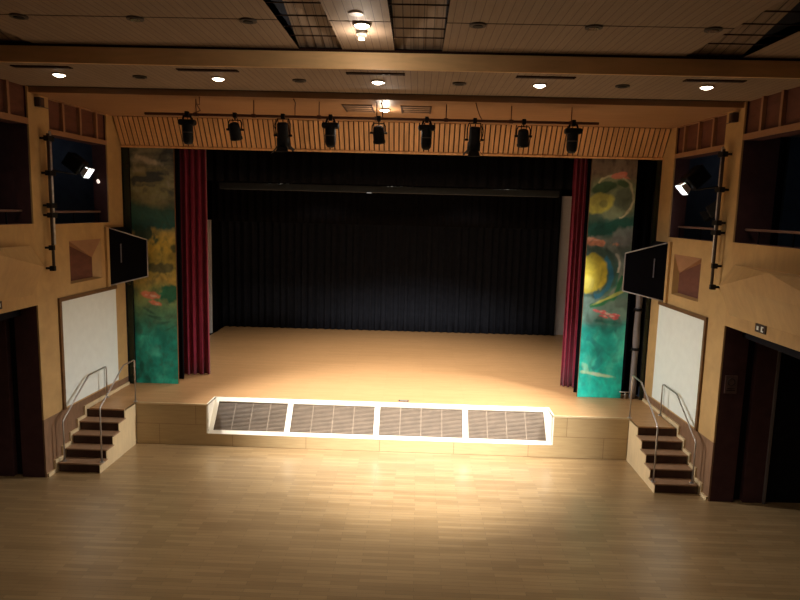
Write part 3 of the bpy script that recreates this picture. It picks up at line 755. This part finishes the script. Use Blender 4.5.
mb = MB(); mb.box(-5.875, -5.74, 1.385, 1.398, H, 6.3); struct(mb.build('trim_4', M_GLASSG))
mb = MB(); mb.tube([(5.49, 1.43, H), (5.49, 1.43, H+0.16)], 0.016, 8, M_STEEL); mb.tube([(5.36, 1.43, H+.16), (5.62, 1.43, H+.16)], 0.016, 8, M_STEEL)
tag(mb.build('floor_bracket', M_STEEL), 'small steel foot bracket at the lower right corner of the right painting', 'bracket')

# ------------------------------------------------------------------ ceiling fittings
def lit_fitting(x, y, zc, label, group='lit round downlights'):
    t = thing('downlight', label, 'downlight', (x, y, zc), group)
    mb = MB(); mb.tube([(x, y, zc-0.022), (x, y, zc)], 0.108, 24); rim = mb.build('rim', M_CHROME, t)
    mb = MB(); mb.tube([(x, y, zc-0.045), (x, y, zc-0.0221)], [0.045, 0.088], 24); mb.build('lamp', M_LAMP, rim)
    return t
nm5 = ['leftmost of the five', 'second from the left of the five', 'middle one of the five', 'fourth from the left of the five', 'rightmost of the five']
for (x, y), nm in zip(DOWN, nm5):
    lit_fitting(x, y, ZC2, 'lit round downlight, %s behind the pale beam' % nm)
lit_fitting(0, -0.8, ZC3, 'lit round downlight just above the lighting bar at the centre')
tl = lit_fitting(-0.06, -5.10, ZC1, 'lit round downlight with a second bulb, in front of the pale beam')
mb = MB(); mb.tube([(-0.09, -4.80, ZC1-0.05), (-0.09, -4.80, ZC1)], 0.065, 18); mb.build('bulb_holder', flat('holder_grey', (.6, .55, .48), .5), tl)
mb = MB(); mb.tube([(-0.09, -4.80, ZC1-0.10), (-0.09, -4.80, ZC1-0.0501)], 0.04, 18); mb.build('second_bulb', emit('bulb_dim', (1.0, 0.86, 0.66), 0.9), tl)
mb = MB(); mb.tube([(-0.09, -5.54, ZC1-0.015), (-0.09, -5.54, ZC1)], 0.08, 18); mb.build('blank_cap', flat('cap_grey', (.4, .36, .3), .5), tl)
for x, y, nm in ((-3.64, -2.88, 'between the two leftmost lit lamps'), (-1.2, -2.86, 'left of the middle lit lamp'), (1.23, -2.88, 'right of the middle lit lamp'), (3.65, -2.96, 'between the two rightmost lit lamps')):
    t = thing('unlit_downlight', 'dark unlit round ceiling fitting ' + nm, 'downlight', (x, y, ZC2), 'unlit fittings behind the beam')
    mb = MB(); mb.tube([(x, y, ZC2-0.02), (x, y, ZC2)], 0.105, 20); mb.build('rim', M_UNLIT, t)
    mb = MB(); mb.tube([(x, y, ZC2-0.028), (x, y, ZC2-0.0201)], 0.07, 20); mb.build('cover', M_BLACK, t)
for x, nm, br in ((-4.09, 'nearest the left edge', 0), (-2.71, 'with bright glints, left of centre', 1), (-1.38, 'left of the twin lamp', 0), (1.29, 'right of the twin lamp', 0), (2.62, 'with faint glints, right of centre', 1), (3.98, 'nearest the right edge', 1)):
    y = -5.18
    t = thing('unlit_downlight', 'dark unlit round fitting in the near ceiling ' + nm, 'downlight', (x, y, ZC1), 'unlit fittings in front of the beam')
    mb = MB(); mb.tube([(x, y, ZC1-0.02), (x, y, ZC1)], 0.10, 20); mb.build('rim', M_UNLIT, t)
    mb = MB(); mb.tube([(x, y, ZC1-0.03), (x, y, ZC1-0.0201)], 0.06, 20); mb.build('cover', M_CHROME if br else M_BLACK, t)
for x0, x1, nm in ((-5.25, -4.40, 'behind the leftmost lit downlight'), (-2.85, -1.97, 'behind the second lit downlight from the left'), (-0.42, 0.42, 'behind the middle lit downlight'), (2.0, 2.83, 'behind the fourth lit downlight'), (4.36, 5.2, 'behind the rightmost lit downlight')):
    t = thing('ceiling_slot', 'long dark narrow air slot in the ceiling ' + nm, 'air slot', ((x0+x1)/2, -3.46, ZC2), 'air slots in the ceiling')
    mb = MB(); mb.box(x0, x1, -3.53, -3.40, ZC2-0.012, ZC2+0.01); mb.build('slot_box', M_SEAM, t)
    mb = MB(); mb.box(x0+.03, x1-.03, -3.475, -3.455, ZC2-0.018, ZC2-0.0121); mb.build('slot_blade', M_PLATE, t)
for x0, x1, nm in ((-0.74, -0.20, 'left'), (0.30, 0.85, 'right')):
    t = thing('ceiling_vent', 'brown louvred ceiling vent %s of the lamp above the lighting bar' % nm, 'vent', ((x0+x1)/2, -0.85, ZC3), 'louvred ceiling vents')
    mb = MB(); mb.box(x0, x1, -1.28, -0.42, ZC3-0.008, ZC3+0.01); mb.build('vent_plate', flat('vent_'+nm, (.20, .11, .055), .6), t)
    mb = MB()
    for k in range(4): yy = -1.26+0.22*k; mb.box(x0, x1, yy, yy+0.05, ZC3-0.014, ZC3-0.0081)
    for xx in (x0, x1-0.03): mb.box(xx, xx+0.03, -1.28, -0.42, ZC3-0.014, ZC3-0.0081)
    mb.build('louvre', M_PLATE, t)

# ------------------------------------------------------------------ lighting bar
BY, BZ = -1.5, 6.585
t = thing('lighting_bar', 'long dark pipe hung under the ceiling across the front of the stage', 'lighting bar', (-0.2, BY, ZC3))
mb = MB(); mb.tube([(-4.15, BY, BZ), (3.72, BY, BZ)], 0.024, 12); mb.build('pipe', M_PIPE, t)
for x in (-3.25, -2.24, -1.10, -0.1, 1.10, 2.22, 3.25):
    mb = MB(); mb.tube([(x, BY, BZ), (x, BY, ZC3)], 0.009, 8); mb.build('hanger_rod', M_PIPE, t)
    mb = MB(); mb.box(x-0.035, x+0.035, BY-0.035, BY+0.035, BZ-0.03, BZ+0.03); mb.build('clamp', M_PIPE, t)
mb = MB(); mb.tube([(-0.02, BY+.03, ZC3), (0.0, BY+.03, BZ+.2), (0.0, BY+.02, BZ+0.03)], 0.010, 6); mb.build('feed_cable', M_PIPE, t)
for pts in ([(-3.1, -1.76, ZC3), (-3.12, -1.7, ZC3-.12), (-3.2, -1.62, ZC3-.1), (-3.16, -1.55, ZC3-.2), (-3.3, -1.5, BZ+.02)],
            [(-1.5, -1.76, ZC3), (-1.47, -1.72, ZC3-.06), (-1.5, -1.6, ZC3-.14), (-1.52, -1.5, BZ+.02)],
            [(1.58, -1.76, ZC3), (1.62, -1.66, ZC3-.09), (1.68, -1.55, ZC3-.2), (1.72, -1.5, BZ+.02)]):
    mb = MB(); mb.tube(pts, 0.009, 6); mb.build('feed_cable', M_PIPE, t)

def can(mb, c, d, prof, n=18, m=None):
    """lathe along direction d from c, prof list of (s, r)"""
    c = Vector(c); d = Vector(d).normalized(); mb.tube([c+d*s for s, r in prof], [r for s, r in prof], n, m)
def clamp_and_yoke(t, x, z, half, drop, pivz):
    mb = MB(); mb.box(x-0.03, x+0.03, BY-0.045, BY+0.045, z-0.04, z+0.045); mb.tube([(x, BY, z-0.04), (x, BY, pivz+drop)], 0.012, 8); mb.build('hook_clamp', M_BLACK, t)
    mb = MB()
    mb.tube([(x-half, BY, pivz), (x-half, BY, pivz+drop*0.7), (x-half*0.8, BY, pivz+drop), (x+half*0.8, BY, pivz+drop), (x+half, BY, pivz+drop*0.7), (x+half, BY, pivz)], 0.011, 8)
    yk = mb.build('yoke', M_BLACK, t)
    for s in (-1, 1):
        mb = MB(); mb.tube([(x+s*(half-0.02), BY, pivz), (x+s*(half+0.035), BY, pivz)], 0.02, 10); mb.build('tilt_knob', M_BLACK, yk)
G9 = 'stage lights on the bar above the stage'
def type_a(x, label):
    t = thing('profile_spotlight', label, 'stage light', (x, BY, BZ), G9)
    mb = MB(); mb.box(x-0.03, x+0.03, BY-0.04, BY+0.04, BZ-0.05, BZ+0.05)
    for s in (-1, 1): mb.tube([(x+s*0.09, BY, BZ-0.12), (x+s*0.06, BY, BZ-0.03), (x+s*0.02, BY, BZ+0.02)], 0.018, 8)
    mb.build('hook_clamp', M_BLACK, t)
    d = Vector((0, 0.10, -1)).normalized(); c = Vector((x, BY, BZ-0.10))
    mb = MB(); mb.obox(c+Vector((0, 0, -0.035)), (0.150, 0, 0), (0, 0.08, 0), (0, 0, 0.05)); 
    mb.build('lamp_head', M_BLACK, t, 0.035)
    mb = MB(); can(mb, c, d, [(0, 0.07), (0.06, 0.094), (0.30, 0.094), (0.36, 0.085), (0.40, 0.06), (0.41, 0.03)]); mb.build('barrel', M_BLACK, t)
    mb = MB(); can(mb, c, d, [(0.19, 0.099), (0.21, 0.099)]); mb.build('focus_ring', M_UNLIT, t)
def type_b(x, label):
    t = thing('fresnel_spotlight', label, 'stage light', (x, BY, BZ), G9)
    clamp_and_yoke(t, x, BZ, 0.115, 0.16, BZ-0.24)
    d = Vector((0.08, 0.40, -1)).normalized(); c = Vector((x, BY, BZ-0.26))
    mb = MB(); can(mb, c, d, [(-0.14, 0.05), (-0.12, 0.085), (-0.02, 0.10), (0.10, 0.10), (0.12, 0.108), (0.15, 0.108)]); mb.build('body', M_BLACK, t)
    mb = MB(); can(mb, c, d, [(0.1501, 0.09), (0.158, 0.07)]); mb.build('lens', M_UNLIT, t)
def type_c(x, sgn, label):
    t = thing('barn_door_spotlight', label, 'stage light', (x, BY, BZ), G9)
    clamp_and_yoke(t, x, BZ, 0.125, 0.28, BZ-0.32)
    d = Vector((0.02*sgn, 0.20, -1)).normalized(); c = Vector((x, BY, BZ-0.30))
    mb = MB(); can(mb, c, d, [(-0.20, 0.07), (-0.18, 0.095), (0.05, 0.10), (0.07, 0.115), (0.20, 0.115)]); mb.build('body', M_BLACK, t)
    e = c+d*0.20; xv = Vector((1, 0, 0)); yv = d.cross(xv).normalized(); xv = yv.cross(d)
    for k, (v, wv) in enumerate(((xv, yv), (-xv, yv), (yv, xv), (-yv, xv))):
        ln = 0.17 if (k == (1 if sgn > 0 else 0)) else 0.11
        mb = MB(); p = e+v*0.10; q = p + (d*0.8+v*0.75).normalized()*ln; th = (d*0.75-v*0.8).normalized()*0.004
        mb.hexa([p-wv*.08-th, p+wv*.08-th, p+wv*.08+th, p-wv*.08+th, q-wv*.11-th, q+wv*.11-th, q+wv*.11+th, q-wv*.11+th]); mb.build('barn_door', M_BLACK, t)
    mb = MB(); p = c+Vector((sgn*-0.13, 0, 0.25)); mb.tube([p, p+Vector((-.02*sgn, 0, -.12)), p+Vector((0.01, 0, -0.2)), p+Vector((.03*sgn, 0, -0.3))], 0.008, 6); mb.build('power_cable', M_BLACK, t)
XS = [-3.41, -2.57, -1.73, -0.90, -0.06, 0.77, 1.60, 2.44, 3.29]
type_a(XS[0], 'slim black profile light, leftmost on the lighting bar'); type_b(XS[1], 'small round black light hanging second from the left on the lighting bar')
type_c(XS[2], 1, 'black light with flared doors, third from the left on the lighting bar'); type_a(XS[3], 'slim black profile light, fourth from the left on the lighting bar')
type_b(XS[4], 'small round black light below the centre ceiling lamp on the lighting bar'); type_a(XS[5], 'slim black profile light just right of the centre light on the bar')
type_c(XS[6], -1, 'black light with flared doors, third from the right on the lighting bar'); type_b(XS[7], 'small round black light, second from the right on the lighting bar')
type_a(XS[8], 'slim black profile light, rightmost on the lighting bar')

# ------------------------------------------------------------------ side booms and their spotlights
def open_spot(loc, aim, label, bulb=True, size=1.0, group=None, arm_to=None, name='boom_spotlight'):
    t = thing(name, label, 'stage light', loc, group)
    c = Vector(loc); d = (Vector(aim)-c).normalized(); xv = d.cross(Vector((0, 0, 1))).normalized(); yv = xv.cross(d)
    # body box behind the lens
    s = size
    mb = MB(); mb.obox(c-d*0.26*s, xv*0.17*s, yv*0.17*s, d*0.22*s); body = mb.build('body', M_BLACK, t, 0.03)
    mb = MB(); can(mb, c-d*0.05*s, d, [(0, 0.095*s), (0.05*s, 0.095*s)]); ring = mb.build('lens_ring', M_BLACK, t)
    mb = MB(); can(mb, c+d*0.001, d, [(0, 0.08*s), (0.012, 0.07*s)]); mb.build('lens', M_LAMPW if bulb else M_UNLIT, ring)
    for v, wv in ((xv, yv), (-xv, yv), (yv, xv), (-yv, xv)):
        p = c+v*0.09*s; q = p + (d*1.0+v*0.30).normalized()*0.14*s; th = (d*0.35-v*1.0).normalized()*0.003
        mb = MB(); mb.hexa([p-wv*.085*s-th, p+wv*.085*s-th, p+wv*.085*s+th, p-wv*.085*s+th, q-wv*.12*s-th, q+wv*.12*s-th, q+wv*.12*s+th, q-wv*.12*s+th])
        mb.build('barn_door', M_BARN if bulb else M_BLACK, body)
    if arm_to is not None:
        a = Vector(arm_to); mb = MB(); mb.tube([c-d*0.26*s-Vector((0, 0, 0.16*s)), c-d*0.26*s-Vector((0, 0, 0.26*s)), Vector((a.x, a.y, c.z-0.26*s+(-d*0.26*s).z))], 0.018, 8); mb.build('support_arm', M_BLACK, t)
    return t
for sd in (-1, 1):
    y = -1.56
    t = thing('lighting_boom', 'upright pipe with black clamps fixed to the %s pillar' % SN[sd], 'lighting boom', (wx(sd, y, -.12), y, 3.8), 'upright booms on the pillars')
    x = wx(sd, y+0.12, -.10); x2 = wx(sd, y, -.14)
    mb = MB(); mb.tube([(x, y+0.12, 4.25), (x, y+0.12, 6.25)], 0.026, 12); mb.build('steel_pipe', M_SILVER, t)
    mb = MB(); mb.tube([(x2, y, 3.80), (x2, y, 6.20)], 0.026, 12); mb.build('dark_pipe', M_PLATE, t)
    for z in (6.12, 5.52, 4.95, 4.78, 4.20, 3.83):
        mb = MB(); mb.box(min(x, x2)-0.03, max(x, x2)+0.03, y-0.04, y+(0.16 if z > 4.3 else 0.03), z-0.045, z+0.045); mb.build('clamp', M_BLACK, t, 0.01)
        mb = MB(); wbox(mb, sd, y-0.02, y+0.02, z-0.02, z+0.02, -0.12, -0.002); mb.build('wall_bracket', M_BLACK, t)
armL = (wx(-1, -1.45, -.12), -1.45, 0); armR = (wx(1, -1.45, -.12), -1.45, 0)
open_spot(LAMPL, AIM, 'glowing black spotlight with lit doors in the left window bay', True, 0.85, 'lit boom spotlights', armL)
open_spot(LAMPR, AIM, 'glowing black spotlight with lit doors in the right window bay', True, 0.95, 'lit boom spotlights', armR)
open_spot((5.95, -1.00, 5.10), (2, 3, 1.5), 'unlit black spotlight low on the right boom', False, 0.75, None, (wx(1, -1.45, -.12), -1.45, 0))
t = thing('pendant_bulb', 'small faint bulb on a bracket near the far edge of the left window bay', 'bulb', (-6.06, 0.62, 5.45))
mb = MB(); can(mb, (-6.06, 0.60, 5.50), (0.3, 0, -1), [(0, .015), (.03, .03), (.06, .03), (.08, .02)]); mb.build('bulb', emit('bulb_faint', (1.0, .8, .7), 1.2), t)
mb = MB(); mb.tube([(-6.06, 0.60, 5.50), (-6.10, 0.62, 5.60), (-6.12, 0.74, 5.62)], 0.014, 8); mb.build('bracket', M_GREY, t)
